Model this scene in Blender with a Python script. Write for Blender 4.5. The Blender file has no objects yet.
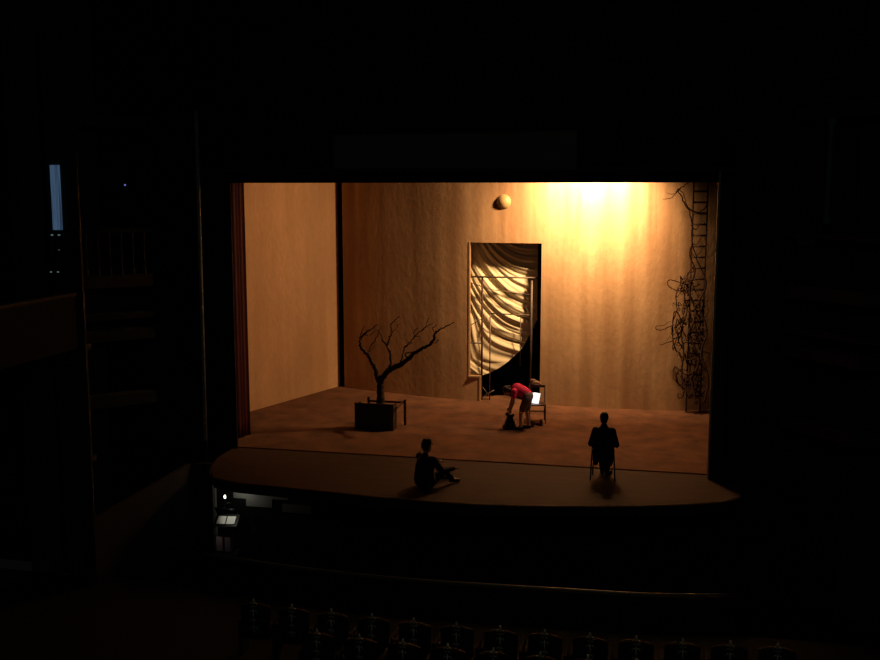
import bpy, bmesh, math, random
from mathutils import Vector, Matrix
random.seed(7)
scene = bpy.context.scene
col = scene.collection
R = math.radians

# ---------------------------------------------------------------- camera, world, light, exposure
EYE = 5.95
F = 1010.0
PITCH = math.atan((330 - 188) / F)
YAW = R(12.4)
cd = bpy.data.cameras.new('camera'); cam = bpy.data.objects.new('camera', cd); col.objects.link(cam)
cd.sensor_width = 36; cd.lens = 36 * F / 880; cd.clip_end = 200
cam.location = (0, 0, EYE)
cam.rotation_euler = (R(90) - PITCH, 0, YAW)
scene.camera = cam

scene.view_settings.view_transform = 'Standard'
scene.view_settings.look = 'None'
scene.view_settings.gamma = 1
scene.view_settings.use_curve_mapping = False
scene.view_settings.exposure = 0.0

w = bpy.data.worlds.new('world'); scene.world = w; w.use_nodes = True
w.node_tree.nodes['Background'].inputs[0].default_value = (0.55, 0.6, 0.7, 1)
w.node_tree.nodes['Background'].inputs[1].default_value = 0.0025

def lamp(name, typ, loc, power, color, radius=.1, aim=None, cone=60, blend=.5):
    l = bpy.data.lights.new(name, typ); l.energy = power; l.color = color
    l.shadow_soft_size = radius
    o = bpy.data.objects.new(name, l); o.location = loc; col.objects.link(o)
    if typ == 'SPOT':
        l.spot_size = R(cone); l.spot_blend = blend
    if aim is not None:
        o.rotation_euler = (Vector(aim) - Vector(loc)).to_track_quat('-Z', 'Y').to_euler()
    return o
WARM = (1.0, .60, .285)
LAMP = (-1.75, 26.0, 6.9)
lamp('key_lantern', 'SPOT', LAMP, 3500, WARM, .2, (-1.85, 27.35, 5.8), 122, 1)
lamp('spill_lantern', 'SPOT', LAMP, 1120, (1, .58, .28), .2, (-9.0, 26.9, 3.1), 96, 1)
lamp('floor_lantern', 'SPOT', LAMP, 540, (1, .56, .27), .2, (-2.3, 25.0, 0), 112, 1)
lamp('house_fill_light', 'POINT', (.6, 1.5, 8.6), 80, (.9, 1, .85), .06)  # fill light added near the camera to raise glints in the dark house
lamp('side_lantern', 'SPOT', (1.6, 24.8, 6.5), 500, (1, .72, .55), .06, (-3.35, 24.45, 1.0), 12, 1)

# pixel of the photograph -> point on the vertical plane y = Y, used to take measurements
_f = (-math.sin(YAW) * math.cos(PITCH), math.cos(YAW) * math.cos(PITCH), -math.sin(PITCH))
_r = (math.cos(YAW), math.sin(YAW), 0)
_u = (_r[1] * _f[2], -_r[0] * _f[2], _r[0] * _f[1] - _r[1] * _f[0])
def at(u, v, Y):
    a = (u - 440) / F; b = -(v - 330) / F
    d = [_f[i] + a * _r[i] + b * _u[i] for i in range(3)]
    t = Y / d[1]
    return Vector((d[0] * t, Y, EYE + d[2] * t))

# ---------------------------------------------------------------- materials
def mat(name, c, rough=.8, metal=0, var=.0, scale=4, stretch=(1, 1, 1), bump=0, c2=None, emit=None, power=0):
    m = bpy.data.materials.new(name); m.use_nodes = True
    nt = m.node_tree; b = nt.nodes['Principled BSDF']
    b.inputs['Roughness'].default_value = rough
    b.inputs['Metallic'].default_value = metal
    tc = nt.nodes.new('ShaderNodeTexCoord'); mp = nt.nodes.new('ShaderNodeMapping')
    mp.inputs['Scale'].default_value = stretch
    nt.links.new(tc.outputs['Object'], mp.inputs[0])
    n = nt.nodes.new('ShaderNodeTexNoise'); n.inputs['Scale'].default_value = scale
    n.inputs['Detail'].default_value = 6; n.inputs['Roughness'].default_value = .6
    nt.links.new(mp.outputs[0], n.inputs['Vector'])
    rp = nt.nodes.new('ShaderNodeValToRGB')
    if c2 is None: c2 = tuple(x * (1 - var) for x in c)
    rp.color_ramp.elements[0].position = .3; rp.color_ramp.elements[1].position = .7
    rp.color_ramp.elements[0].color = (*c2, 1); rp.color_ramp.elements[1].color = (*c, 1)
    nt.links.new(n.outputs['Fac'], rp.inputs[0])
    nt.links.new(rp.outputs[0], b.inputs['Base Color'])
    if bump:
        bp = nt.nodes.new('ShaderNodeBump'); bp.inputs['Strength'].default_value = bump; bp.inputs['Distance'].default_value = .02
        nt.links.new(n.outputs['Fac'], bp.inputs['Height']); nt.links.new(bp.outputs[0], b.inputs['Normal'])
    if emit:
        b.inputs['Emission Color'].default_value = (*emit, 1); b.inputs['Emission Strength'].default_value = power
    m['ramp'] = rp.name
    return m

def plaster(name, c, dirt, streak):
    # tan plaster: cloudy blotches plus dirty vertical runs
    m = bpy.data.materials.new(name); m.use_nodes = True
    nt = m.node_tree; L = nt.links; b = nt.nodes['Principled BSDF']; b.inputs['Roughness'].default_value = .85
    tc = nt.nodes.new('ShaderNodeTexCoord')
    def noise(sc, scale, detail=5, lo=.35, hi=.65):
        mp = nt.nodes.new('ShaderNodeMapping'); mp.inputs['Scale'].default_value = sc
        L.new(tc.outputs['Object'], mp.inputs[0])
        n = nt.nodes.new('ShaderNodeTexNoise'); n.inputs['Scale'].default_value = scale; n.inputs['Detail'].default_value = detail
        L.new(mp.outputs[0], n.inputs['Vector'])
        r = nt.nodes.new('ShaderNodeMapRange'); r.inputs[1].default_value = lo; r.inputs[2].default_value = hi
        L.new(n.outputs['Fac'], r.inputs[0]); return r.outputs[0]
    a = noise((1, 1, .07), 2.2); f = noise((1, 1, .6), 9, 4, .3, .7); g = noise((1, 1, .8), .8)
    def mix(col1, col2, fac, k):
        mu = nt.nodes.new('ShaderNodeMath'); mu.operation = 'MULTIPLY'; mu.inputs[1].default_value = k
        L.new(fac, mu.inputs[0])
        x = nt.nodes.new('ShaderNodeMixRGB'); L.new(mu.outputs[0], x.inputs[0])
        for i, q in ((1, col1), (2, col2)):
            if isinstance(q, tuple): x.inputs[i].default_value = (*q, 1)
            else: L.new(q, x.inputs[i])
        return x.outputs[0]
    o = mix(c, dirt, a, streak); o = mix(o, dirt, g, .35); o = mix(o, tuple(x * .6 for x in dirt), f, .16)
    L.new(o, b.inputs['Base Color'])
    bp = nt.nodes.new('ShaderNodeBump'); bp.inputs['Strength'].default_value = .15; bp.inputs['Distance'].default_value = .02
    L.new(f, bp.inputs['Height']); L.new(bp.outputs[0], b.inputs['Normal'])
    return m

M = dict(
    wall=plaster('tan_plaster', (.64, .42, .235), (.33, .18, .085), .85),
    panel=plaster('panel_plaster', (.78, .47, .25), (.55, .31, .15), .45),
    stage=mat('stage_earth', (.235, .10, .045), .9, c2=(.10, .043, .021), scale=1.8, bump=.3),
    apron=mat('apron_boards', (.075, .034, .022), .8, c2=(.038, .019, .014), scale=1.5, stretch=(1, 5, 1), bump=.1),
    black=mat('black_drape', (.010, .010, .010), .9, var=.4, scale=6),
    pitch=mat('pitch_black_paint', (.003, .003, .003), 1, var=.2),
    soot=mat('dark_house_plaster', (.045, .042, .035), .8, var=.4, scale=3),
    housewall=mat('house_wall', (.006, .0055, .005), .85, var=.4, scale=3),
    red=mat('red_velvet', (.11, .003, .006), .8, var=.6, scale=3, stretch=(8, 8, .3)),
    darkred=mat('dark_red_velvet', (.02, .006, .006), .8, var=.4, scale=8),
    gilt=mat('gilt', (.85, .80, .66), .4, .5, var=.4, scale=8),
    dullgilt=mat('dull_gilt', (.6, .56, .45), .5, .0, var=.5, scale=10, bump=.4),
    screen=mat('screen_cloth', (.13, .14, .10), .7, var=.1),
    bark=mat('bark', (.06, .032, .018), .9, c2=(.025, .014, .009), scale=12, stretch=(1, 1, .4), bump=.6),
    vine=mat('dry_vine', (.075, .028, .016), .9, c2=(.03, .013, .009), scale=14, bump=.5),
    rust=mat('rusty_steel', (.07, .028, .016), .7, c2=(.045, .02, .012), scale=14),
    darkwood=mat('dark_wood', (.035, .025, .02), .7, var=.5, scale=8, stretch=(1, 1, 6)),
    postwood=mat('reddish_wood', (.13, .05, .03), .7, var=.5, scale=8),
    soil=mat('soil', (.04, .025, .015), 1, var=.5, scale=20, bump=.5),
    steel=mat('scaffold_steel', (.16, .12, .10), .5, .3, var=.4, scale=10),
    cloth=mat('cream_cloth', (.90, .80, .55), .9, var=.08, scale=5),
    moon=mat('gilded_globe', (.52, .38, .18), .5, c2=(.38, .26, .11), scale=10),
    skin=mat('skin', (.60, .36, .22), .55, var=.1),
    hair=mat('dark_hair', (.03, .018, .012), .6, var=.4, scale=30),
    shirt=mat('red_shirt', (.88, .02, .10), .8, var=.1),
    shorts=mat('grey_brown_cloth', (.20, .13, .11), .85, var=.3),
    coat=mat('black_wool', (.012, .012, .013), .9, var=.3, scale=20),
    trousers=mat('charcoal_cloth', (.018, .017, .017), .9, var=.3),
    leather=mat('black_leather', (.012, .011, .01), .45, var=.3),
    brownleather=mat('worn_brown_leather', (.10, .045, .03), .6, var=.4),
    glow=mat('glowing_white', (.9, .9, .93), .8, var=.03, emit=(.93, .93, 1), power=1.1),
    tan=mat('tan_towel', (.60, .38, .24), .95, var=.2, scale=12, bump=.4),
    chair=mat('chair_frame', (.10, .045, .03), .5, var=.3),
    paper=mat('paper', (.85, .84, .78), .8, var=.04),
    pitwall=mat('pit_wall', (.42, .42, .37), .9, var=.1),
    pinkpad=mat('faded_pink_padding', (.34, .25, .25), .9, var=.15),
    metal=mat('black_metal', (.02, .02, .02), .4, .2, var=.3),
    brass=mat('brass', (.28, .26, .2), .45, .6, var=.2),
    eye=mat('eye', (.6, .6, .6), .3, var=.05),
    blueglass=mat('blue_lit_curtain', (.2, .3, .4), .7, var=.2, emit=(.22, .42, .75), power=.0),
    bulb=mat('lamp_bulb', (.9, .9, .8), .5, emit=(1, .93, .75), power=6),
    led=mat('blue_indicator', (.1, .1, .4), .5, emit=(.25, .3, 1), power=.5),
    pale=mat('pale_indicator', (.3, .4, .4), .5, emit=(.5, .75, .8), power=.14),
)

# ---------------------------------------------------------------- helpers
def link(name, me, m, parent=None, smooth=False):
    if m is not None: me.materials.append(m)
    o = bpy.data.objects.new(name, me); col.objects.link(o)
    if smooth:
        for p in me.polygons: p.use_smooth = True
    if parent is not None: o.parent = parent
    return o
class B:
    def __init__(s): s.bm = bmesh.new()
    def box(s, a, b, rz=0, bev=0):
        a = Vector(a); b = Vector(b); c = (a + b) / 2; d = b - a
        mx = Matrix.Translation(c) @ Matrix.Rotation(rz, 4, 'Z') @ Matrix.Diagonal((abs(d.x), abs(d.y), abs(d.z), 1))
        r = bmesh.ops.create_cube(s.bm, size=1, matrix=mx)
        if bev:
            es = list({e for v in r['verts'] for e in v.link_edges})
            bmesh.ops.bevel(s.bm, geom=es, offset=bev, segments=2, affect='EDGES')
        return s
    def prism(s, pts, z0, z1):
        lo = [s.bm.verts.new((p[0], p[1], z0)) for p in pts]; hi = [s.bm.verts.new((p[0], p[1], z1)) for p in pts]
        n = len(pts)
        s.bm.faces.new(lo[::-1]); s.bm.faces.new(hi)
        for i in range(n): s.bm.faces.new((lo[i], lo[(i + 1) % n], hi[(i + 1) % n], hi[i]))
        bmesh.ops.recalc_face_normals(s.bm, faces=s.bm.faces[:])
        return s
    def tube(s, pts, rad, n=8, closed=False):
        pts = [Vector(p) for p in pts]
        if not hasattr(rad, '__len__'): rad = [rad] * len(pts)
        rings = []; prev = None
        for i, p in enumerate(pts):
            t = (pts[min(i + 1, len(pts) - 1)] - pts[max(i - 1, 0)])
            if t.length < 1e-6: t = Vector((0, 0, 1))
            t.normalize()
            if prev is None:
                x = t.orthogonal().normalized()
            else:
                x = prev - t * prev.dot(t)
                x = x.normalized() if x.length > 1e-5 else t.orthogonal().normalized()
            prev = x; y = t.cross(x)
            rings.append([s.bm.verts.new(p + (x * math.cos(k * 2 * math.pi / n) + y * math.sin(k * 2 * math.pi / n)) * rad[i]) for k in range(n)])
        for a, b in zip(rings, rings[1:]):
            for k in range(n): s.bm.faces.new((a[k], a[(k + 1) % n], b[(k + 1) % n], b[k]))
        s.bm.faces.new(rings[0][::-1]); s.bm.faces.new(rings[-1])
        return s
    def ball(s, c, r, sc=(1, 1, 1), seg=16, rot=None):
        mx = Matrix.Translation(Vector(c)) @ (rot or Matrix.Identity(4)) @ Matrix.Diagonal((sc[0], sc[1], sc[2], 1))
        bmesh.ops.create_uvsphere(s.bm, u_segments=seg, v_segments=max(6, seg // 2), radius=r, matrix=mx)
        return s
    def cap(s, pts, rad, n=12):
        # a limb: tapered tube with a ball at each joint, to be fused by a remesh
        if not hasattr(rad, '__len__'): rad = [rad] * len(pts)
        s.tube(pts, rad, n)
        for p, r in zip(pts, rad): s.ball(p, r, seg=n)
        return s
    def grid(s, fn, nu, nv):
        vs = [[s.bm.verts.new(fn(i / nu, j / nv)) for i in range(nu + 1)] for j in range(nv + 1)]
        for j in range(nv):
            for i in range(nu): s.bm.faces.new((vs[j][i], vs[j][i + 1], vs[j + 1][i + 1], vs[j + 1][i]))
        return s
    def make(s, name, m, parent=None, smooth=False):
        me = bpy.data.meshes.new(name); s.bm.to_mesh(me); s.bm.free()
        return link(name, me, m, parent, smooth)
    def fused(s, name, m, parent, voxel, sm=4):
        o = s.make(name, m, parent, True)
        r = o.modifiers.new('fuse', 'REMESH'); r.mode = 'VOXEL'; r.voxel_size = voxel; r.use_smooth_shade = True
        q = o.modifiers.new('soften', 'SMOOTH'); q.iterations = sm; q.factor = .5
        return o
def tag(o, label, cat, group=None, kind=None):
    o['label'] = label; o['category'] = cat
    if group: o['group'] = group
    if kind: o['kind'] = kind
    return o
def thing(name, label, cat, loc=(0, 0, 0), rz=0, group=None):
    o = bpy.data.objects.new(name, None); o.empty_display_size = .2; col.objects.link(o)
    o.location = loc; o.rotation_euler = (0, 0, rz)
    return tag(o, label, cat, group)
def struct(o): o['kind'] = 'structure'; return o
def copy_tree(o, parent=None):
    c = o.copy(); col.objects.link(c); c.parent = parent
    for ch in [x for x in bpy.data.objects if x.parent == o]: copy_tree(ch, c)
    return c
def smoothpath(pts, k=5):
    # Catmull-Rom through the points (each x,y,z[,r])
    out = []; n = len(pts)
    for i in range(n - 1):
        p0 = pts[max(i - 1, 0)]; p1 = pts[i]; p2 = pts[i + 1]; p3 = pts[min(i + 2, n - 1)]
        for j in range(k):
            t = j / k
            out.append(tuple(.5 * ((2 * b) + (-a + c) * t + (2 * a - 5 * b + 4 * c - d) * t * t + (-a + 3 * b - 3 * c + d) * t ** 3) for a, b, c, d in zip(p0, p1, p2, p3)))
    out.append(tuple(pts[-1])); return out

# ---------------------------------------------------------------- stage floor and apron
PROS = 21.25
struct(B().box((-13.5, PROS + .075, -.25), (4.5, 32.5, 0)).make('floor', M['stage']))
arc = [(-9.55, 20.4), (-9.3, 19.4), (-8.95, 18.85), (-8.3, 18.62), (-7.2, 18.52), (-6.2, 18.42), (-5.3, 18.3), (-4.2, 18.25), (-3.2, 18.27), (-2.2, 18.4), (-1.2, 18.6), (-.3, 18.82), (.6, 19.12), (1.3, 19.45), (1.62, 19.85), (1.72, 20.4)]
struct(B().prism([(p[0], p[1]) for p in arc] + [(1.72, PROS - .03), (-9.55, PROS - .03)], -.22, 0).make('floor_apron', M['apron']))
struct(B().prism([(-13.5, PROS - .03), (4.5, PROS - .03), (4.5, PROS + .075), (-13.5, PROS + .075)], -.25, -.03).make('trim_1', M['black']))
# nosing on the curved edge
struct(B().tube([(p[0], p[1] - .01, -.03) for p in smoothpath(arc, 4)], .03, 6).make('trim_2', M['apron'], smooth=True))

# ---------------------------------------------------------------- back wall with the doorway
WL = [(-9.24, 28.62), (-8.4, 28.30), (-7.35, 28.0), (-6.2, 27.72), (-5.2, 27.55), (-4.2, 27.47), (-3.2, 27.42), (-2.2, 27.36), (-1.3, 27.33), (-.5, 27.34), (.1, 27.38), (.55, 27.43), (.85, 27.51), (1.1, 27.61), (1.4, 27.74), (1.9, 27.98)]
_w = []
for i in range(len(WL) - 1):
    p0 = WL[max(i - 1, 0)]; p1 = WL[i]; p2 = WL[i + 1]; p3 = WL[min(i + 2, len(WL) - 1)]
    for j in range(8):
        t = j / 8; h = p2[0] - p1[0]
        m1 = (p2[1] - p0[1]) / (p2[0] - p0[0]) * h; m2 = (p3[1] - p1[1]) / (p3[0] - p1[0]) * h
        _w.append((p1[0] + h * t, (2*t**3 - 3*t*t + 1) * p1[1] + (t**3 - 2*t*t + t) * m1 + (3*t*t - 2*t**3) * p2[1] + (t**3 - t*t) * m2))
WL = _w + [WL[-1]]
def wy(x):
    for a, b in zip(WL, WL[1:]):
        if a[0] <= x <= b[0]: return a[1] + (b[1] - a[1]) * (x - a[0]) / (b[0] - a[0])
    return WL[-1][1]
TH = .10; DX0 = -5.2; DX1 = -3.2; DZ = 4.46; ZT = 8.2
def strip(b, x0, x1, z0, z1):
    xs = [x0] + [p[0] for p in WL if x0 + .03 < p[0] < x1 - .03] + [x1]
    xs = sorted(set(xs))
    fine = []
    fine = xs
    front = [(x, wy(x)) for x in fine]; back = [(x, wy(x) + TH) for x in fine[::-1]]
    b.prism(front + back, z0, z1)
b = B()
strip(b, -9.24, DX0, 0, ZT); strip(b, DX0, DX1, DZ, ZT); strip(b, DX1, 1.9, 0, ZT); strip(b, DX0, -4.88, 0, .72)
bmesh.ops.remove_doubles(b.bm, verts=b.bm.verts[:], dist=.0005)
struct(b.make('wall_back', M['wall']))
# thin raised frame on the left of the opening, stepping in over the low block
struct(B().box((DX0 - .035, wy(DX0) - .010, .68), (DX0, wy(DX0) + .01, DZ + .02)).box((DX0 - .035, wy(-5) - .025, .68), (-4.9, wy(-5) + .01, .72)).box((-4.92, wy(-4.9) - .02, 0), (-4.88, wy(-4.9) + .01, .7)).make('trim_3', M['wall']))
# left flat of the set, turned towards the stage
pa = Vector((-10.78, 24.6)); pb = Vector((-9.43, 28.78)); nn = Vector((-(pb - pa).y, (pb - pa).x)).normalized() * .1
struct(B().prism([pa, pb, pb + nn, pa + nn], 0, ZT).make('wall_left', M['panel']))
struct(B().prism([(-10.1, 29.25), (-8.9, 29.25), (-8.9, 29.3), (-10.1, 29.3)], 0, 8).make('wall_gap_blackout', M['pitch']))  # black sheet added behind the wall's left gap so it stays dark
# black masking of the stage house
struct(B().box((-13.5, 30.4, 0), (4.5, 30.5, 10)).make('wall_stage_rear', M['black']))
struct(B().box((-13.6, 21.5, 0), (-13.5, 30.5, 10)).make('wall_stage_left', M['black']))
struct(B().box((4.5, 21.5, 0), (4.6, 30.5, 10)).make('wall_stage_right', M['black']))
struct(B().box((-13.6, 21.5, 10), (4.6, 30.5, 10.1)).make('ceiling_stage', M['black']))
# lamp-side slim frame beside the ladder
# ---------------------------------------------------------------- proscenium wall
PX0, PX1, PZ = -9.43, 1.05, 6.06
b = B()
b.box((-17, 20.75, -3), (-10.0, 21.2, 11)).box((-10.0, 21.14, -.3), (PX0, 21.2, 11))
b.box((1.32, 20.75, -3), (9, 21.2, 11)).box((PX0, 20.95, PZ), (1.38, 21.2, 11))
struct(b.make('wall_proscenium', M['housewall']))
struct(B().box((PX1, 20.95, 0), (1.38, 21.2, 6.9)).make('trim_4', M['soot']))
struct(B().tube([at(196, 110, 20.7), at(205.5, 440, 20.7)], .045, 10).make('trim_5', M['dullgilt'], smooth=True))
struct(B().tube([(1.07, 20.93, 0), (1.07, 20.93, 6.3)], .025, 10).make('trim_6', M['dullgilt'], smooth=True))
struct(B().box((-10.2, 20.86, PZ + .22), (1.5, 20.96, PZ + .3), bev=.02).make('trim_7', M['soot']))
sc = thing('surtitle_screen', 'wide dark grey surtitle screen mounted above the stage opening', 'screen', (-4.35, 20.86, 6.36))
B().box((-2.55, -.06, 0), (2.55, 0.0, .70)).make('screen_panel', M['screen'], sc)
B().box((-2.6, -.05, -.04), (2.6, .09, 0)).box((-2.6, -.05, .70), (2.6, .09, .74)).box((-2.6, -.05, 0), (-2.55, .09, .7)).box((2.55, -.05, 0), (2.6, .09, .7)).make('screen_frame', M['metal'], sc)

# red side curtain
def curt(u, v):
    f = .035 * math.sin(u * 19 + 1) + .018 * math.sin(u * 43 + 1)
    return (-9.93 + .24 * u + f, 21.5 + .95 * u, v * 8.0)
b = B().grid(curt, 90, 20)
o = b.make('stage_curtain', M['red'], None, True)
s = o.modifiers.new('thick', 'SOLIDIFY'); s.thickness = .02
tag(o, 'dark red velvet curtain hanging in folds at the left side of the stage opening', 'curtain')

# ---------------------------------------------------------------- globe on the wall
g = B().ball((0, 0, 0), .225, seg=40).make('wall_globe', M['moon'], None, True)
g.location = (-4.255, wy(-4.21) + .10, 5.58)
tag(g, 'round tan moon-like globe mounted high on the wall above the doorway', 'globe')

# ---------------------------------------------------------------- behind the doorway: draped cloth and scaffold
CY = 27.97
def cloth_pt(u, v):
    x = -5.5 + 2.14 * u                       # -5.5 .. -3.36
    zt = 4.95
    zb = .62 + .95 * max(0, (x + 5.2) / 1.5) ** 1.9 + .25 * max(0, (x + 3.75)) * 3
    z = zb + (zt - zb) * v
    s = max(0, min(1, (-3.45 - x) / 1.9))      # 0 at right, 1 at left
    rise = (1.5 if z > 2.3 else max(.45, 1.5 - (2.3 - z) * .9))
    ph = z - rise * s ** 2.8
    k = ph * 13 + 1.6 * math.sin(ph * 3.1) + .9 * math.sin(x * 2.3 + ph)
    fold = abs(math.sin(k * .5)) ** .6 * .042 + .025 * math.sin(k * 1.37 + x * 2) + .012 * math.sin(k * 3.3 + x * 5)
    belly = .12 * math.sin(math.pi * min(1, max(0, s)))
    fold += .06 * max(0, min(1, (ph - 2.12) / .14)) * (1 - s * .6)
    return (x, CY - fold - belly * .3 + .05, z)
o = B().grid(cloth_pt, 90, 330).make('draped_cloth', M['cloth'], None, True)
s = o.modifiers.new('thick', 'SOLIDIFY'); s.thickness = .008
tag(o, 'cream cloth hanging in swagged folds behind the tall doorway', 'cloth')

sf = thing('scaffold_frame', 'thin steel scaffold frame standing inside the doorway in front of the draped cloth', 'scaffold', (-4.2, 27.69, 0))
def bar(pts, r=.022, name='rail', m='steel'): return B().tube([(p[0] + 4.2, p[1] - 27.74, p[2]) for p in pts], r, 8).make(name, M[m], sf, True)
bar([(-4.88, 27.74, 0), (-4.88, 27.74, 3.5)], .028, 'post', 'rust')
bar([(-3.49, 27.74, 0), (-3.49, 27.74, 3.5)], .032, 'post')
bar([(-4.66, 27.80, 0), (-4.66, 27.80, 2.47)], .018, 'post')
bar([(-3.80, 27.80, 1.0), (-3.80, 27.80, 2.47)], .012, 'post')
bar([(-5.3, 27.70, 3.5), (-3.15, 27.70, 3.5)], .025)
bar([(-4.66, 27.80, 2.47), (-3.49, 27.76, 2.45)], .018)
bar([(-5.3, 27.72, 1.63), (-4.88, 27.72, 1.63)], .022)
bar([(-5.25, 27.76, 3.33), (-4.6, 27.77, 3.14), (-3.49, 27.76, 3.02)], .011, 'brace')
bar([(-5.25, 27.76, 2.1), (-4.88, 27.76, 2.32)], .011, 'brace')
bar([(-4.88, 27.74, .08), (-4.52, 27.72, .30)], .014, 'brace')
bar([(-4.88, 27.74, .40), (-4.66, 27.8, .1)], .012, 'brace')

# ---------------------------------------------------------------- ladder on the right
Lp = Vector((.93, 27.32, 0))
ld = thing('wall_ladder', 'tall narrow wooden ladder rising up the right end of the wall, wrapped in vines', 'ladder', Lp)
for sx in (-1, 1): B().box((sx * .18 - .02, -.03, 0), (sx * .18 + .02, .02, 7.6), bev=.006).make('rail', M['rust'], ld)
for k in range(25):
    B().tube([(-.18, -.005, .45 + k * .285), (.18, -.005, .45 + k * .285)], .028, 8).make('rung', M['rust'], ld, True)

def vine(pts, r0, r1, y, wob=.02, k=6):
    P = []
    for q in pts:
        p = at(q[0], q[1], q[2] if len(q) > 2 else y); P.append((p.x, p.y, p.z))
    P = smoothpath(P, k); n = len(P)
    P = [Vector(p) + Vector((random.uniform(-1, 1), random.uniform(-.6, .6), random.uniform(-1, 1))) * wob for p in P]
    return P, [r0 + (r1 - r0) * i / (n - 1) for i in range(n)]
VB = Vector((.75, 27.1, 0))
vn = thing('dead_vine', 'dead brown vine twisting up around the ladder with bare looping shoots', 'vine', VB)
def shoot(pts, r0, r1, y=27.08, name='shoot', wob=.012, k=6):
    P, Rr = vine(pts, r0, r1, y, wob, k)
    B().tube([p - VB for p in P], Rr, 7).make(name, M['vine'], vn, True)
shoot([(697, 404, 27.0), (692, 380), (699, 360), (690, 335), (696, 312), (689, 292), (695, 272), (690, 255), (693, 235), (690, 215), (688, 208)], .035, .015, name='stem')
shoot([(704, 403, 27.0), (708, 378), (701, 352), (707, 330), (699, 305), (706, 284), (698, 262), (692, 240), (693, 215)], .03, .015, name='stem')
shoot([(690, 398, 27.0), (682, 375), (684, 352), (681, 330), (687, 312), (684, 290), (690, 270)], .028, .012, name='stem')
# upper shoot reaching out to the left
shoot([(698, 213), (690, 210), (684, 203), (681, 195), (678, 191), (682, 187), (688, 182), (692, 176)], .022, .012)
shoot([(692, 211), (687, 206), (685, 199), (683, 193), (679, 190)], .014, .01)
shoot([(679, 190), (675, 194), (671, 198), (663, 199)], .014, .006)
shoot([(675, 194), (671, 194), (666, 193)], .009, .005)
shoot([(682, 187), (677, 190), (676, 194)], .014, .01)
shoot([(698, 213), (705, 208), (708, 202), (706, 196)], .018, .01)
# middle loops
shoot([(694, 283), (686, 284), (676, 281), (669, 280), (668, 285), (673, 289), (682, 291), (692, 288), (700, 284)], .016, .012)
shoot([(677, 291), (676, 300), (677, 309), (674, 318), (672, 327), (673, 340), (677, 352)], .014, .02)
shoot([(674, 325), (668, 327), (662, 330), (656, 329), (657, 326), (664, 325), (670, 321)], .016, .008)
shoot([(675, 338), (672, 341), (668, 342), (664, 344), (660, 345)], .018, .009)
shoot([(673, 340), (670, 337), (667, 341)], .01, .006)
random.seed(11)
for i in range(60):
    t = random.random() ** .7
    y0 = 265 + t * 125
    half = 8 + 6 * math.sin(min(1, (y0 - 260) / 110) * math.pi)
    cx = 693 if y0 < 300 else 691
    P = []
    x = cx + random.uniform(-half, half * .9); y = y0
    for k in range(6):
        P.append((max(673, min(708, x)), min(398, y), 27.02 + random.uniform(0, .22)))
        x += random.uniform(-8, 8); y += random.uniform(-13, 16)
    shoot(P, random.uniform(.012, .024), .006, name='shoot', wob=.01, k=4)
for y0 in (225, 240, 252):
    shoot([(691, y0), (696, y0 + 5, 27.2), (703, y0 - 4, 27.05), (708, y0 + 6, 27.2)], .012, .006)

# ---------------------------------------------------------------- tree in a box
TY = 23.90
T0 = at(380.5, 420, TY); T0.z = 0; TREEY = -.16
px = lambda u, v, dy=0: at(u, v, TY + dy) - T0
pl = thing('planter_box', 'dark open-framed wooden planter box holding the bare tree', 'planter', T0)
xl, xr = -.53, .46; yf, yb = -.32, .34
b = B()
b.box((xl, yf, .03), (xr - .04, yf + .03, .66)).box((xl, yf + .29, .03), (xr - .04, yf + .32, .60)).box((xl, yf, .03), (xl + .03, yf + .32, .64)).box((xr - .07, yf, .03), (xr - .04, yf + .32, .64)).box((xl, yf, .0), (xr - .04, yf + .32, .04))
b.make('box_body', M['darkwood'], pl)
B().box((xl + .03, yf + .03, .04), (xr - .07, yf + .29, .52)).make('soil', M['soil'], pl)
for (x, y, h) in ((xr + .09, yb, .66), (xl + .12, yb + .02, .68), (xl - .01, yf, .67), (xr - .06, yf, .67)):
    B().box((x - .03, y - .03, 0), (x + .03, y + .03, h), bev=.006).make('post', M['postwood'], pl)
B().box((xl + .12, yb - .02, .56), (xr + .09, yb + .02, .61)).make('rail', M['postwood'], pl)
B().box((xr + .01, yf, .56), (xr + .06, yb, .60)).make('rail', M['postwood'], pl)

tr = thing('bare_tree', 'leafless crooked tree with dark forked branches growing from the planter box', 'tree', T0 + Vector((0, 0, .1)))
def zp(X, Y, dy=0):
    p = at(335 + X * .197, 310 + Y * .197, TY + dy) - T0; p.z -= .1; return p
LAST = [None]
def branch(pts, r0, r1, name=None, wob=.02, k=5):
    main = r0 >= .045
    P = [tuple(zp(*q)) for q in pts]; P = smoothpath(P, k); n = len(P)
    Q = [Vector(p) + Vector((random.uniform(-1, 1), random.uniform(-1, 1), random.uniform(-.5, .5))) * wob * (0 if i == 0 else 1) for i, p in enumerate(P)]
    b_ = B().tube(Q, [(max(.009, r0 * 1.05 + (r1 - r0) * (i / (n - 1)) ** .9)) * random.uniform(.9, 1.1) for i in range(n)], 9)
    o = b_.make('branch' if main else 'twig', M['bark'], tr if main else LAST[0], True)
    if main: LAST[0] = o
random.seed(5)
b = B()
P = smoothpath([tuple(zp(*q)) for q in ((228, 520), (230, 480), (232, 440), (230, 400), (233, 365), (240, 335))], 4)
b.tube(P, [.125 - .045 * (i / (len(P) - 1)) ** .5 + .008 * math.sin(i * 2) for i in range(len(P))], 14)
b.make('trunk', M['bark'], tr, True)
branch([(226, 370), (215, 340), (205, 308, -.05), (188, 262, -.1), (167, 226, -.15), (138, 200, -.2), (127, 165, -.2), (140, 130, -.15), (165, 108, -.1), (190, 92, 0), (218, 72, .1)], .065, .008)
branch([(172, 230, -.15), (180, 190, -.05), (203, 152, .05), (226, 108, .1), (232, 80, .1)], .022, .005)
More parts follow.
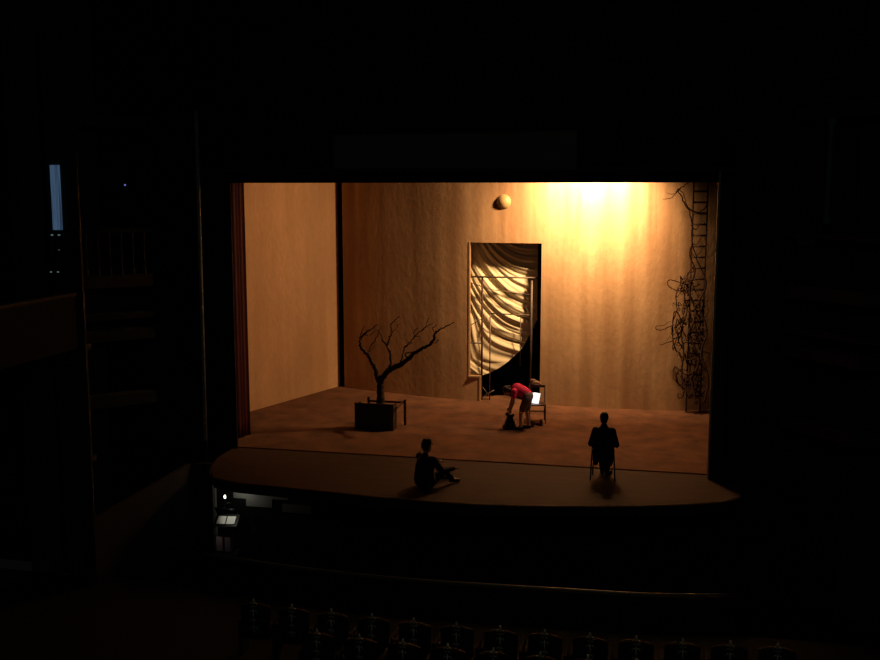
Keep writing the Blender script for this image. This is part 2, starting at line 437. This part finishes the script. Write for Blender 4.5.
branch([(130, 175, -.2), (125, 140, -.3), (135, 105, -.35), (150, 80, -.35)], .018, .004)
branch([(160, 215, -.15), (185, 205, .05), (200, 180, .1)], .015, .004)
branch([(148, 122, -.15), (170, 130, -.05), (192, 118, .05), (208, 100, .05)], .014, .004)
branch([(236, 350), (262, 310, .1), (283, 272, .18), (281, 220, .2), (262, 176, .2), (240, 155, .2)], .05, .015)
branch([(264, 180, .2), (275, 142, .25), (290, 112, .3), (284, 80, .3), (302, 50, .3), (332, 32, .3)], .026, .006)
branch([(240, 157, .2), (236, 130, .1), (215, 100, .05)], .014, .004)
branch([(288, 112, .3), (310, 95, .35), (322, 70, .4)], .010, .003)
branch([(238, 345), (262, 318), (292, 296), (345, 270, -.05), (378, 245, -.1), (402, 218, -.1), (442, 196, -.12), (480, 176, -.12), (500, 150, -.1), (506, 120, -.1), (530, 100, -.05), (562, 84), (604, 60)], .075, .007)
branch([(375, 248, -.1), (360, 228, 0), (372, 215, .1), (400, 215, .1)], .03, .012)
branch([(330, 278, -.05), (345, 235, .1), (352, 195, .15), (372, 172, .2), (398, 140, .2), (436, 106, .2), (470, 82, .2), (496, 66, .2)], .022, .005)
branch([(440, 105, .2), (462, 78, .25), (475, 40, .3)], .012, .004)
branch([(352, 192, .15), (368, 180, .1), (390, 166, .05)], .012, .004)
branch([(372, 172, .2), (360, 145, .3), (352, 118, .3)], .010, .003)
branch([(398, 140, .2), (415, 132, .1), (432, 136, .05)], .009, .003)
branch([(484, 174, -.12), (508, 165, -.2), (528, 150, -.25)], .012, .004)
branch([(398, 140, .2), (402, 112, .25), (420, 90, .25)], .010, .003)
branch([(506, 118, -.1), (498, 95, -.2), (512, 75, -.25)], .010, .003)

# ---------------------------------------------------------------- people
def limbs_body(root, J, m_skin, head_c, look, female=False):
    b = B()
    V = {k: Vector(v) for k, v in J.items()}
    b.cap([V['pelvis'], (V['pelvis'] + V['chest']) / 2, V['chest']], [.125, .115, .13])
    b.cap([V['shL'], V['chest'] + Vector((0, 0, .0)), V['shR']], [.055, .09, .055])
    hc = Vector(head_c); lk = Vector(look).normalized()
    b.cap([V['chest'], V['neck'], hc - lk * .02], [.08, .052, .055])
    up = (hc - V['neck']).normalized(); side = lk.cross(up).normalized(); up = side.cross(lk).normalized()
    rot = Matrix((side, lk, up)).transposed().to_4x4()
    T = lambda x, y, z: hc + side * x + lk * y + up * z
    b.ball(T(0, -.01, .02), .1, (.77, .95, 1.0), 20, rot)
    b.ball(T(0, .03, -.055), .06, (.9, .95, 1.0), 16, rot)
    b.cap([T(0, .09, .01), T(0, .108, -.02)], [.009, .014], 8)
    b.cap([T(-.02, .088, -.052), T(.02, .088, -.052)], [.008, .008], 8)
    for s in (-1, 1): b.ball(T(s * .078, -.005, -.005), .024, (.35, .8, 1.2), 10, rot)
    for s in 'LR':
        b.cap([V['sh' + s], V['el' + s], V['wr' + s]], [.05, .038, .026])
        b.cap([V['hip' + s], V['kn' + s], V['an' + s]], [.088, .056, .038])
        b.cap([V['an' + s], V['toe' + s]], [.038, .03])
        # hand
        w_ = V['wr' + s]; d = V['hd' + s] - w_; d.normalize()
        n = Vector(J.get('palm' + s, (0, 0, -1))); n = (n - d * n.dot(d)).normalized()
        x = d.cross(n).normalized() * (1 if s == 'L' else -1)
        palm = w_ + d * .045
        b.cap([w_, palm, w_ + d * .085], [.024, .026, .024])
        for i, (off, ln) in enumerate(((-.030, .072), (-.010, .082), (.011, .077), (.030, .060))):
            a = w_ + d * .075 + x * off
            b.cap([a - d * .03, a + d * ln * .45 + n * .010, a + d * ln * .75 + n * .028, a + d * ln * .85 + n * .045], [.011, .0095, .009, .008], 8)
        b.cap([w_ + d * .02 - x * .02, w_ + d * .05 - x * .048 + n * .012, w_ + d * .085 - x * .05 + n * .03], [.013, .011, .009], 8)
    o = b.fused('body', m_skin, root, .008, 2)
    for s in (-1, 1):
        B().ball(T(s * .031, .078, .012), .011, seg=10).make('eye', M['eye'], root, True)
    return T, rot
def J_coat(b, V, r=1.0):
    pass

# -- the performer bending over, facing screen left
P1 = Vector((-3.35, 24.45, 0))
pr = thing('person', 'person in a red shirt bending down towards a dark sack near the doorway', 'person', P1)
J = dict(pelvis=(.20, 0, .84), chest=(-.06, 0, 1.00), neck=(-.19, 0, .99),
         shL=(-.12, -.15, .98), shR=(-.12, .15, .98), elL=(-.12, -.18, .73), elR=(-.20, .12, .74),
         wrL=(-.20, -.12, .52), wrR=(-.26, .07, .53), hdL=(-.23, -.10, .42), hdR=(-.28, .05, .43), palmL=(.3, 1, 0), palmR=(.3, -1, 0),
         hipL=(.20, -.09, .80), hipR=(.20, .09, .80), knL=(.05, -.11, .44), knR=(.17, .11, .44),
         anL=(.05, -.11, .08), anR=(.22, .12, .08), toeL=(-.10, -.12, .03), toeR=(.07, .13, .03))
T, rot = limbs_body(pr, J, M['skin'], (-.32, 0, .94), (-.55, 0, -.8))
b = B(); b.ball(T(0, -.03, .035), .112, (.82, .95, .98), 20, rot); b.ball(T(0, -.075, -.03), .075, (1, .7, 1.1), 14, rot); b.ball(T(0, -.13, .03), .04, seg=12)
b.fused('hair', M['hair'], pr, .012)
b = B()
V = {k: Vector(v) for k, v in J.items()}
b.cap([V['pelvis'] + Vector((-.03, 0, .05)), (V['pelvis'] + V['chest']) / 2 + Vector((0, 0, .03)), V['chest'] + Vector((0, 0, .01)), V['chest'] + Vector((-.07, 0, .0))], [.145, .15, .155, .10])
for s in 'LR': b.cap([V['chest'], V['sh' + s], V['sh' + s].lerp(V['el' + s], .55)], [.10, .078, .066])
b.fused('shirt', M['shirt'], pr, .014)
b = B()
b.cap([V['pelvis'] + Vector((.0, -.05, 0)), V['pelvis'] + Vector((0, .05, 0))], .14)
for s in 'LR': b.cap([V['hip' + s], V['hip' + s].lerp(V['kn' + s], .75)], [.118, .088])
b.fused('shorts', M['shorts'], pr, .014)
for s in 'LR':
    b = B(); b.cap([V['an' + s] + Vector((.03, 0, -.035)), V['toe' + s] + Vector((-.02, 0, .008))], [.045, .038])
    b.fused('shoe', M['leather'], pr, .01)

# dark sack under the hands, a pair of worn shoes
def sack_pt(): pass
b = B().ball((0, 0, .15), .16, (.85, .75, .95), 16).ball((.0, 0, .28), .09, (1, .8, 1.1), 12).ball((-.07, 0, .38), .05, (1, .8, 1), 10).ball((.08, 0, .36), .04, seg=10).ball((-.04, -.03, .07), .13, (1.2, .9, .55), 14).ball((.03, .02, .07), .13, (1.1, 1, .55), 14)
o = b.fused('sack', M['leather'], None, .014, 3); o.location = (-3.58, 24.38, 0)
tag(o, 'lumpy black sack on the stage floor beneath the bending person\'s hands', 'sack')
def shoe(loc, rz, label):
    r = thing('old_shoe', label, 'shoe', loc, rz, 'worn shoes behind the bending person')
    b = B().cap([(-.08, 0, .05), (-.02, 0, .05), (.10, 0, .035)], [.042, .042, .036]).cap([(-.08, 0, .05), (-.075, 0, .13)], [.04, .042])
    b.fused('upper', M['brownleather'], r, .009)
    B().box((-.125, -.042, 0), (.14, .042, .016), bev=.006).make('sole', M['leather'], r)
shoe((-3.13, 24.72, 0), R(200), 'worn brown shoe lying nearest behind the bending person')
shoe((-2.93, 24.95, 0), R(150), 'worn brown shoe lying closest to the stage chair legs')

# chair behind the performer
ch = thing('stage_chair', 'brown wooden stage chair with a glowing white panel and towel, beside the doorway', 'chair', (-3.02, 25.35, 0), R(10))
for (x, y, h) in ((-.2, -.2, .47), (.2, -.2, .47), (-.2, .18, .92), (.2, .18, .92)):
    B().tube([(x, y, 0), (x, y, h)], .015, 8).make('leg', M['chair'], ch, True)
B().box((-.22, -.22, .45), (.22, .2, .48), bev=.01).make('seat', M['chair'], ch)
B().box((-.2, .165, .86), (.2, .195, .92), bev=.006).make('backrest', M['chair'], ch)
B().tube([(-.2, -.2, .3), (.2, -.2, .3)], .01, 6).make('stretcher', M['chair'], ch, True)
B().tube([(-.2, .18, .24), (.2, .18, .24)], .01, 6).make('stretcher', M['chair'], ch, True)
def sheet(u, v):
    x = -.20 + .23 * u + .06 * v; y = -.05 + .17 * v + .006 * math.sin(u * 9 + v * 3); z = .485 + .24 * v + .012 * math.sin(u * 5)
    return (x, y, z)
o = B().grid(sheet, 14, 14).make('glowing_panel', M['glow'], None, True)  # propped white panel, its material has emission
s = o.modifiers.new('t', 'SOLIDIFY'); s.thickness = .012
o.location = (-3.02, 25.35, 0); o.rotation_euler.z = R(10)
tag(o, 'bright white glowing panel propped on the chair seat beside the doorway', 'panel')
b = B().ball((0, 0, 0), .1, (1.35, .8, .62), 18).ball((-.06, 0, .055), .07, (1.2, .8, .7), 14).ball((.08, .01, -.03), .07, (1, .9, .8), 14)
o = b.fused('towel', M['tan'], None, .014, 3); o.location = (-3.10, 25.56, .97)
tag(o, 'crumpled tan towel lying over the top of the chair back', 'towel')

# -- the seated man with his back to us
P2 = Vector((-1.06, 20.48, 0))
pm = thing('person', 'person in a black coat seated on a chair with back to us, watching the stage', 'person', P2)
J = dict(pelvis=(0, .0, .56), chest=(0, .03, .97), neck=(0, .05, 1.13),
         shL=(-.165, .03, 1.01), shR=(.165, .03, 1.01), elL=(-.26, .03, .74), elR=(.26, .03, .74),
         wrL=(-.13, .27, .66), wrR=(.13, .27, .66), hdL=(-.06, .34, .63), hdR=(.06, .34, .63),
         hipL=(-.09, .02, .54), hipR=(.09, .02, .54), knL=(-.08, .45, .50), knR=(.10, .45, .50),
         anL=(-.03, .36, .09), anR=(.06, .30, .09), toeL=(-.05, .50, .03), toeR=(.14, .42, .03))
T, rot = limbs_body(pm, J, M['skin'], (0, .07, 1.265), (.05, 1, -.05))
b = B(); b.ball(T(0, -.025, .035), .108, (.86, .97, .98), 20, rot).ball(T(0, -.06, -.03), .08, (1, .7, 1), 14, rot).box(T(0, -.02, .1) - Vector((.055, .06, .03)), T(0, -.02, .1) + Vector((.055, .06, .02)))
b.fused('hair', M['hair'], pm, .012)
V = {k: Vector(v) for k, v in J.items()}
b = B()
b.cap([(0, -.01, .58), (0, .0, .76), (0, .02, .93)], [.19, .175, .175])
b.ball((-.08, .02, .90), .145, (1, .8, 1.1)).ball((.08, .02, .90), .145, (1, .8, 1.1))
b.cap([V['shL'] + Vector((0, 0, -.015)), V['chest'] + Vector((0, 0, .03)), V['shR'] + Vector((0, 0, -.015))], [.08, .11, .08])
b.cap([V['chest'] + Vector((0, 0, .04)), V['neck'] + Vector((0, -.01, -.02))], [.13, .072])
for s in 'LR':
    b.cap([V['sh' + s], V['el' + s] + Vector((0, 0, -.01)), V['wr' + s]], [.082, .066, .045])
for x in (-.12, 0, .12): b.cap([(x, -.03, .58), (x * 1.25, -.10, .36)], [.11, .055])
b.cap([(-.1, .1, .56), (.1, .1, .56)], .13)
b.fused('coat', M['coat'], pm, .014)
b = B()
for s in 'LR': b.cap([V['hip' + s], V['kn' + s], V['an' + s] + Vector((0, 0, .02))], [.115, .08, .062])
b.fused('trousers', M['trousers'], pm, .014)
for s in 'LR':
    b = B(); a = V['an' + s]; t = V['toe' + s]; b.cap([a + Vector((0, -.03, -.035)), t + Vector((0, .02, .008))], [.048, .04])
    b.fused('shoe', M['leather'], pm, .01)
c2 = thing('stage_chair', 'dark wooden chair on the apron under the person in the black coat', 'chair', P2)
for (x, y, h, sx) in ((-.23, -.13, .94, 1), (.23, -.13, .94, 1), (-.21, .25, .46, 1), (.21, .25, .46, 1)):
    B().tube([(x * 1.08, y * 1.1, 0), (x, y, .45)] + ([(x * .92, y - .08, .82)] if h > .5 else []), .014, 8).make('leg', M['metal'], c2, True)
B().box((-.225, -.15, .42), (.225, .28, .45), bev=.012).make('seat', M['darkwood'], c2)
B().box((-.22, -.225, .70), (.22, -.20, .84), bev=.01).make('backrest', M['darkwood'], c2)

# -- the man sitting on the apron floor
P3 = Vector((-4.50, 19.15, 0))
ps = thing('person', 'person in dark clothes and small hat sitting on the apron floor, arm stretched forward', 'person', P3, R(-36))
J = dict(pelvis=(0, 0, .14), chest=(0, -.02, .52), neck=(0, 0, .68),
         shL=(-.19, 0, .60), shR=(.19, .0, .60), elL=(-.24, .20, .42), elR=(.27, .22, .34),
         wrL=(-.10, .40, .45), wrR=(.32, .46, .36), hdL=(-.08, .48, .44), hdR=(.36, .56, .38),
         hipL=(-.09, .03, .12), hipR=(.09, .03, .12), knL=(-.12, .33, .46), knR=(.18, .36, .30),
         anL=(-.10, .55, .09), anR=(.16, .56, .09), toeL=(-.10, .70, .05), toeR=(.18, .70, .05))
T, rot = limbs_body(ps, J, M['skin'], (0, .03, .815), (.1, 1, -.1))
b = B(); b.ball(T(0, -.03, .025), .106, (.84, .95, .95), 20, rot)
b.fused('hair', M['hair'], ps, .012)
b = B(); hc = T(0, -.01, .06); hm = Matrix.Translation(hc) @ rot
for (z0, z1, r0, r1) in ((0, .014, .125, .12), (.01, .06, .098, .096), (.06, .095, .096, .085), (.095, .108, .085, .06)):
    b.tube([hm @ Vector((0, 0, z0)), hm @ Vector((0, 0, z1))], [r0, r1], 24)
b.make('hat', M['coat'], ps, True)
V = {k: Vector(v) for k, v in J.items()}
b = B()
b.cap([(-.05, -.02, .16), (-.03, -.03, .34), (-.02, -.02, .48)], [.2, .185, .175]).cap([(.08, -.02, .16), (.04, -.03, .34), (.04, -.02, .46)], [.18, .165, .165])
b.cap([V['shL'] + Vector((0, 0, -.015)), V['chest'] + Vector((0, 0, .03)), V['shR'] + Vector((0, 0, -.015))], [.08, .11, .08])
b.cap([V['chest'] + Vector((0, 0, .04)), V['neck'] + Vector((0, -.01, -.02))], [.10, .07])
for s in 'LR': b.cap([V['sh' + s], V['el' + s], V['wr' + s]], [.08, .06, .042])
b.fused('coat', M['coat'], ps, .014)
b = B()
b.cap([(0, -.03, .13), (0, .03, .13)], .12)
for s in 'LR': b.cap([V['hip' + s], V['kn' + s], V['an' + s] + (V['kn' + s] - V['an' + s]) * .1], [.115, .082, .062])
b.fused('trousers', M['trousers'], ps, .014)
for s in 'LR':
    b = B(); a = V['an' + s]; t = V['toe' + s]; d = (t - a).normalized(); b.cap([a - d * .03 + Vector((0, 0, -.03)), t + d * .02], [.047, .04])
    b.fused('shoe', M['leather'], ps, .01)

# ---------------------------------------------------------------- orchestra pit
PF = -2.42
struct(B().box((-10.6, 14, PF - .1), (4.5, 21.0, PF)).make('floor_pit', M['housewall']))
struct(B().box((-10.6, 20.55, PF), (4.5, 20.74, -.24)).make('wall_pit_rear', M['housewall']))
struct(B().box((-10.4, 16.5, PF), (-10.3, 20.55, -.24)).make('wall_pit_left', M['black']))
# the pit's rear wall itself is kept near black
def pit_at(u, v, Y): return at(u, v, Y)
def add(name, kind_label, cat, p): return thing(name, kind_label, cat, p)
# pale sheets stand in for lamplit patches of the rear wall, post at left
o = B().prism([(0, 0), (.62, 0), (.62, .02), (0, .02)], 0, .34).box((-.30, 0, .17), (0, .02, .34)).prism([(.62, 0), (1.0, 0), (1.0, .02), (.62, .02)], .20, .34).make('lit_wall_patch', M['pitwall'])
o.location = (-8.98, 20.52, -1.14); tag(o, 'lamplit patch on the back wall of the orchestra pit beside the music stand lamps', 'panel')
o = B().box((0, 0, 0), (.68, .02, .19)).make('lit_wall_patch', M['pitwall'])
o.location = (-8.12, 20.52, -1.22); tag(o, 'dimly lit patch of the pit back wall, further right and away from the music stand lamps', 'panel')
struct(B().box((-9.74, 20.42, -2.42), (-9.68, 20.5, -.24)).make('trim_8', M['pitwall']))

def music_stand(loc, rz, label, lit, lampx=0, tilt=32):
    r = thing('music_stand', label, 'music stand', loc, rz, 'music stands in the orchestra pit')
    B().tube([(0, 0, .25), (0, 0, 1.12)], .012, 8).make('pole', M['metal'], r, True)
    for k in range(3):
        a = k * 2 * math.pi / 3 + .4
        B().tube([(0, 0, .28), (.26 * math.cos(a), .26 * math.sin(a), .01)], .009, 6).make('leg', M['metal'], r, True)
    t = math.radians(tilt)
    def desk(x, h, off=0): return (x, h * math.sin(t) - off * math.cos(t), 1.08 + h * math.cos(t) + off * math.sin(t))
    b = B(); q = [b.bm.verts.new(desk(x, h)) for x, h in ((-.26, 0), (.26, 0), (.26, .34), (-.26, .34))]; b.bm.faces.new(q)
    d = b.make('desk', M['metal'], r); s = d.modifiers.new('t', 'SOLIDIFY'); s.thickness = .012
    B().box((-.26, -.07, 1.06), (.26, .0, 1.075)).make('ledge', M['metal'], r)
    b = B(); top = desk(lampx, .36, .12)
    b.tube([desk(lampx, .34), desk(lampx, .42, .03), top], .007, 6); arm = b.make('lamp_arm', M['metal'], r, True)
    b = B(); b.tube([(top[0] - .07, top[1], top[2]), (top[0] + .07, top[1], top[2])], .028, 10); b.make('lamp_shade', M['metal'], arm, True)
    return r, desk, top
# near stand: we look onto its lit page
msr, desk, top = music_stand((-9.14, 19.72, -2.42), R(8), 'near music stand in the pit with a brightly lit page', True, .08, 62)
for (x0, x1, nm) in ((-.2, -.01, 'a'), (.01, .2, 'b')):
    b = B(); q = [b.bm.verts.new(desk(x, h, .02)) for x, h in ((x0, .03), (x1, .03), (x1, .26), (x0, .26))]; b.bm.faces.new(q)
    o = b.make('music_sheet', M['paper'], None); s = o.modifiers.new('t', 'SOLIDIFY'); s.thickness = .006
    o.location = msr.location; o.rotation_euler = msr.rotation_euler
    tag(o, 'left page of sheet music on the near lit music stand' if nm == 'a' else 'right page of sheet music on the near lit music stand', 'sheet music', 'sheet music in the pit')
lamp('stand_lamp', 'SPOT', (-9.06, 19.78, -.86), 2.2, (1, .96, .82), .02, (-9.08, 19.90, -1.25), 75, .6)
# far stand: its back is to us and its lamp shows over the top
msr2, desk2, top2 = music_stand((-9.25, 20.2, -2.42), R(176), 'far music stand in the pit, dark back to us, small bare lamp on top', False, 0)
b = B().ball((.04, .10, 1.60), .022, (1, 1, 1.9), 12); b.make('lamp_bulb', M['bulb'], msr2, True)
B().tube([(.04, .17, 1.34), (.04, .12, 1.48), (.04, .10, 1.56)], .008, 6).make('lamp_arm', M['metal'], msr2, True)
lamp('pit_lamp', 'POINT', (-9.0, 20.25, -.74), .8, (1, .96, .84), .03)

def pit_chair(loc, rz, label):
    r = thing('pit_chair', label, 'chair', loc, rz)
    for (x, y, h) in ((-.2, .2, .6), (.2, .2, .6), (-.2, -.2, 1.05), (.2, -.2, 1.05)):
        B().tube([(x, y, 0), (x * .97, y, h)], .012, 8).make('leg', M['metal'], r, True)
    B().box((-.21, -.2, .58), (.21, .22, .62), bev=.012).make('seat', M['metal'], r)
    for s in (-1, 1): B().box((s * .095 - .075, -.225, .70), (s * .095 + .075, -.195, 1.02), bev=.012).make('backrest', M['pinkpad'], r)
    return r
pit_chair((-8.93, 19.40, PF), R(0), 'pit chair with a pale pinkish split backrest in front of the lit music stand')
lamp('pit_glow', 'POINT', (-9.05, 18.95, -1.35), .14, (1, .9, .85), .03)

# pit rail curving across the front of the stalls
rail = [(-6.6 + i * .6, 17.35 - .10 * (6.6 - i * .6 - 3) + .035 * (i * .6 - 5) ** 2 * .3) for i in range(15)]
rail = [(-8.5, 17.3), (-7, 17.05), (-5.6, 16.92), (-4.2, 16.88), (-2.8, 16.93), (-1.4, 17.02), (0, 17.12), (1.4, 17.4)]
struct(B().prism([(p[0], p[1]) for p in rail] + [(p[0], p[1] - .08) for p in rail[::-1]], -2.42, -1.06).make('wall_pit_front', M['housewall']))
rr = B().tube([(p[0], p[1] - .04, -1.02) for p in smoothpath(rail, 4)], .03, 8).make('pit_rail', M['brass'], None, True)
tag(rr, 'thin brass handrail curving along the top of the orchestra pit wall', 'rail')
struct(B().box((-13.5, 6.5, -1.7), (5, 16.82, -1.5)).make('floor_stalls', M['pitch']))

# ---------------------------------------------------------------- stalls seats
def stall_seat():
    r = thing('stall_seat', 'dark velvet theatre seat with a small gilt crest in the dim stalls', 'seat', (0, 0, 0), 0, 'dark theatre seats in the stalls')
    b = B()
    def back(u, v):
        a = (u - .5) * 2
        return (a * .25, -.22 - .05 * (1 - a * a), .35 + v * (.52 + .07 * (1 - a * a)))
    o = b.grid(back, 10, 6).make('backrest', M['darkred'], r, True); s = o.modifiers.new('t', 'SOLIDIFY'); s.thickness = .06
    B().box((-.24, -.2, .36), (.24, .24, .46), bev=.03).make('seat', M['darkred'], r)
    for s in (-1, 1):
        B().box((s * .29 - .025, -.24, .58), (s * .29 + .025, .2, .62), bev=.01).make('armrest', M['black'], r)
        B().box((s * .29 - .02, -.2, 0), (s * .29 + .02, .15, .58)).make('side_frame', M['pitch'], r)
    b = B()
    for s in (-1, 1):
        b.tube([(s * (.02 + .035 * math.sin(t * .8)), -.285, .90 + .055 * math.cos(t * .8) + .012 * t) for t in range(0, 8)], .010, 6)
    b.ball((0, -.285, .98), .018, seg=8)
    b.make('crest', M['gilt'], r, True)
    b = B()
    for zc, q in ((.80, 1), (.66, .8), (.53, 1)):
        for s in (-1, 1):
            b.tube([(s * (.03 * q + .028 * q * math.cos(t)), -.318 + .004 * t, zc + .045 * q * math.sin(t)) for t in (0, .7, 1.4, 2.1, 2.8, 3.6, 4.4)], .009, 6)
    b.tube([(0, -.312, .46), (.006, -.314, .66), (0, -.312, .88)], .007, 6)
    b.make('carved_splat', M['gilt'], r, True)
    b = B()
    b.tube([(-.25, -.27, .88), (-.12, -.315, .93), (0, -.325, .945), (.12, -.315, .93), (.25, -.27, .88)], .009, 6)
    b.make('top_rail', M['darkwood'], r, True)
    return r
seat0 = stall_seat(); first = True
ORD = ['first', 'second', 'third', 'fourth', 'fifth', 'sixth', 'seventh', 'eighth', 'ninth', 'tenth', 'eleventh', 'twelfth', 'thirteenth']
for row, Y, k0, k1, rn in ((0, 14.35, -7, 5, 'far'), (1, 13.62, -5, 3, 'near')):
    for k in range(k0, k1 + 1):
        s = seat0 if first else copy_tree(seat0); first = False
        s.location = (-1.52 + k * .66 + .02 * row, Y + .006 * (k + 2) ** 2, -1.5)
        s['label'] = 'dark theatre seat with gilt ornament, %s from left in the %s stalls row' % (ORD[k - k0], rn)

# ---------------------------------------------------------------- auditorium sides
def tower(line, sgn, start, labels):
    n = start
    # solid back wall, then ledges, parapets and slim columns for each tier
    back = [(p[0] + sgn * 1.2, p[1] + .0) for p in line]
    struct(B().prism([tuple(p) for p in back] + [(p[0] + sgn * .2, p[1]) for p in back[::-1]], -2.5, 11).make(labels, M['soot']))
    for (z0, z1, m_) in ((5.02, 5.10, 'soot'), (3.86, 4.12, 'housered'), (2.72, 2.95, 'soot'), (3.18, 3.30, 'soot'), (1.3, 1.55, 'soot'), (7.2, 7.45, 'soot')):
        struct(B().prism([tuple(p) for p in line] + [(p[0] + sgn * .5, p[1]) for p in line[::-1]], z0, z1).make('trim_%d' % n, M[m_])); n += 1
    return n
M['housered'] = mat('house_red_parapet', (.085, .05, .038), .8, var=.4, scale=5)
M['bluegrey'] = mat('blue_grey_paint', (.10, .14, .19), .7, var=.3)
LLINE = [(-10.72, 19.9), (-11.35, 19.25), (-11.86, 18.75)]
n = tower(LLINE, -1, 9, 'wall_left_boxes')
def column(x, y, z0, z1, r, n, m_='soot'):
    b = B().tube([(x, y, z0), (x, y, z1)], r, 14).box((x - r * 1.3, y - r * 1.3, z0), (x + r * 1.3, y + r * 1.3, z0 + .12)).box((x - r * 1.3, y - r * 1.3, z1 - .12), (x + r * 1.3, y + r * 1.3, z1))
    struct(b.make('trim_%d' % n, M[m_], None, False)); return n + 1
n = column(-11.9, 18.72, 2.7, 7.2, .09, n, 'soot'); n = column(-11.8, 18.8, .2, 2.72, .10, n, 'soot')
for i in range(6):
    x = -10.85 - .17 * i; n = column(x, 19.8 - .17 * i, 4.12, 5.02, .022, n)
# side balcony front running towards us on the left
struct(B().box((-11.0, 6, 2.9), (-10.9, 17.2, 3.92)).make('wall_left_balcony', M['pitch']))
struct(B().box((-11.08, 6, 3.92), (-10.84, 17.2, 3.98), bev=.02).make('trim_%d' % n, M['soot'])); n += 1
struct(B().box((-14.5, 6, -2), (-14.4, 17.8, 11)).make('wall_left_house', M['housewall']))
# tall narrow curtained window lit blue from outside
W0 = at(49.5, 165, 17.9); W1 = at(62.5, 230, 17.9)
struct(B().box((W0.x - .1, 17.94, -2), (W1.x + .35, 18.0, 9)).make('wall_left_rear_box', M['soot']))
def wc(u, v): return (W0.x + (W1.x - W0.x) * u, 17.90 + .014 * math.sin(u * 20), W1.z + (W0.z - W1.z) * v)
o = B().grid(wc, 30, 6).make('window_1', None, None, True); struct(o)
m = bpy.data.materials.new('blue_daylit_curtain'); m.use_nodes = True; nt = m.node_tree; bs = nt.nodes['Principled BSDF']
bs.inputs['Base Color'].default_value = (.1, .14, .2, 1)
tc = nt.nodes.new('ShaderNodeTexCoord'); sp = nt.nodes.new('ShaderNodeSeparateXYZ'); nt.links.new(tc.outputs['Generated'], sp.inputs[0])
rp = nt.nodes.new('ShaderNodeValToRGB'); rp.color_ramp.elements[0].color = (.042, .078, .135, 1); rp.color_ramp.elements[1].color = (.042, .078, .135, 1)
nt.links.new(sp.outputs['Z'], rp.inputs[0])
n2 = nt.nodes.new('ShaderNodeTexNoise'); n2.inputs['Scale'].default_value = 3; mp = nt.nodes.new('ShaderNodeMapping'); mp.inputs['Scale'].default_value = (9, 1, .3)
nt.links.new(tc.outputs['Object'], mp.inputs[0]); nt.links.new(mp.outputs[0], n2.inputs['Vector'])
mr = nt.nodes.new('ShaderNodeMapRange'); mr.inputs[1].default_value = .35; mr.inputs[2].default_value = .65; nt.links.new(n2.outputs['Fac'], mr.inputs[0])
mr.inputs[3].default_value = .35
nt.links.new(rp.outputs[0], bs.inputs['Emission Color']); nt.links.new(mr.outputs[0], bs.inputs['Emission Strength'])
o.data.materials.clear(); o.data.materials.append(m)
for (u, v, r, lb) in ((52, 235, .022, 'tiny pale light just under the blue window, left one of the upper pair'), (59, 235, .022, 'tiny pale light just under the blue window, right one of the upper pair'),
                      (59, 250, .012, 'faintest tiny light between the upper and lower pairs under the blue window'),
                      (51, 272, .02, 'tiny pale light well below the blue window, left one of the lower pair'), (58, 272, .02, 'tiny pale light well below the blue window, right one of the lower pair')):
    p = at(u, v, 17.91); q = B().ball((0, 0, 0), r, (1.3, .8, .7), 10).make('indicator_light', M['pale']); q.location = p
    tag(q, lb, 'indicator light', 'small pale lights below the blue window')
struct(B().box((W0.x - .1, 17.92, 3.9), (W1.x + .35, 17.94, W1.z)).make('wall_left_box_front', M['black']))
p = at(125, 185, 19.56); q = B().ball((0, 0, 0), .02, seg=10).make('indicator_light', M['led']); q.location = p
tag(q, 'tiny lone blue light on the dark left side of the house', 'indicator light')

RLINE = [(2.35, 20.3), (2.9, 19.8), (3.5, 19.0)]
n = tower(RLINE, 1, n, 'wall_right_boxes')
n = column(2.93, 19.75, 5.3, 7.2, .05, n, 'bluegrey')
o = B().box((2.40, 20.0, 5.0), (2.85, 20.1, 5.12), bev=.03).box((2.46, 20.02, 4.86), (2.8, 20.1, 5.0), bev=.03).make('trim_%d' % n, M['housered']); struct(o); n += 1
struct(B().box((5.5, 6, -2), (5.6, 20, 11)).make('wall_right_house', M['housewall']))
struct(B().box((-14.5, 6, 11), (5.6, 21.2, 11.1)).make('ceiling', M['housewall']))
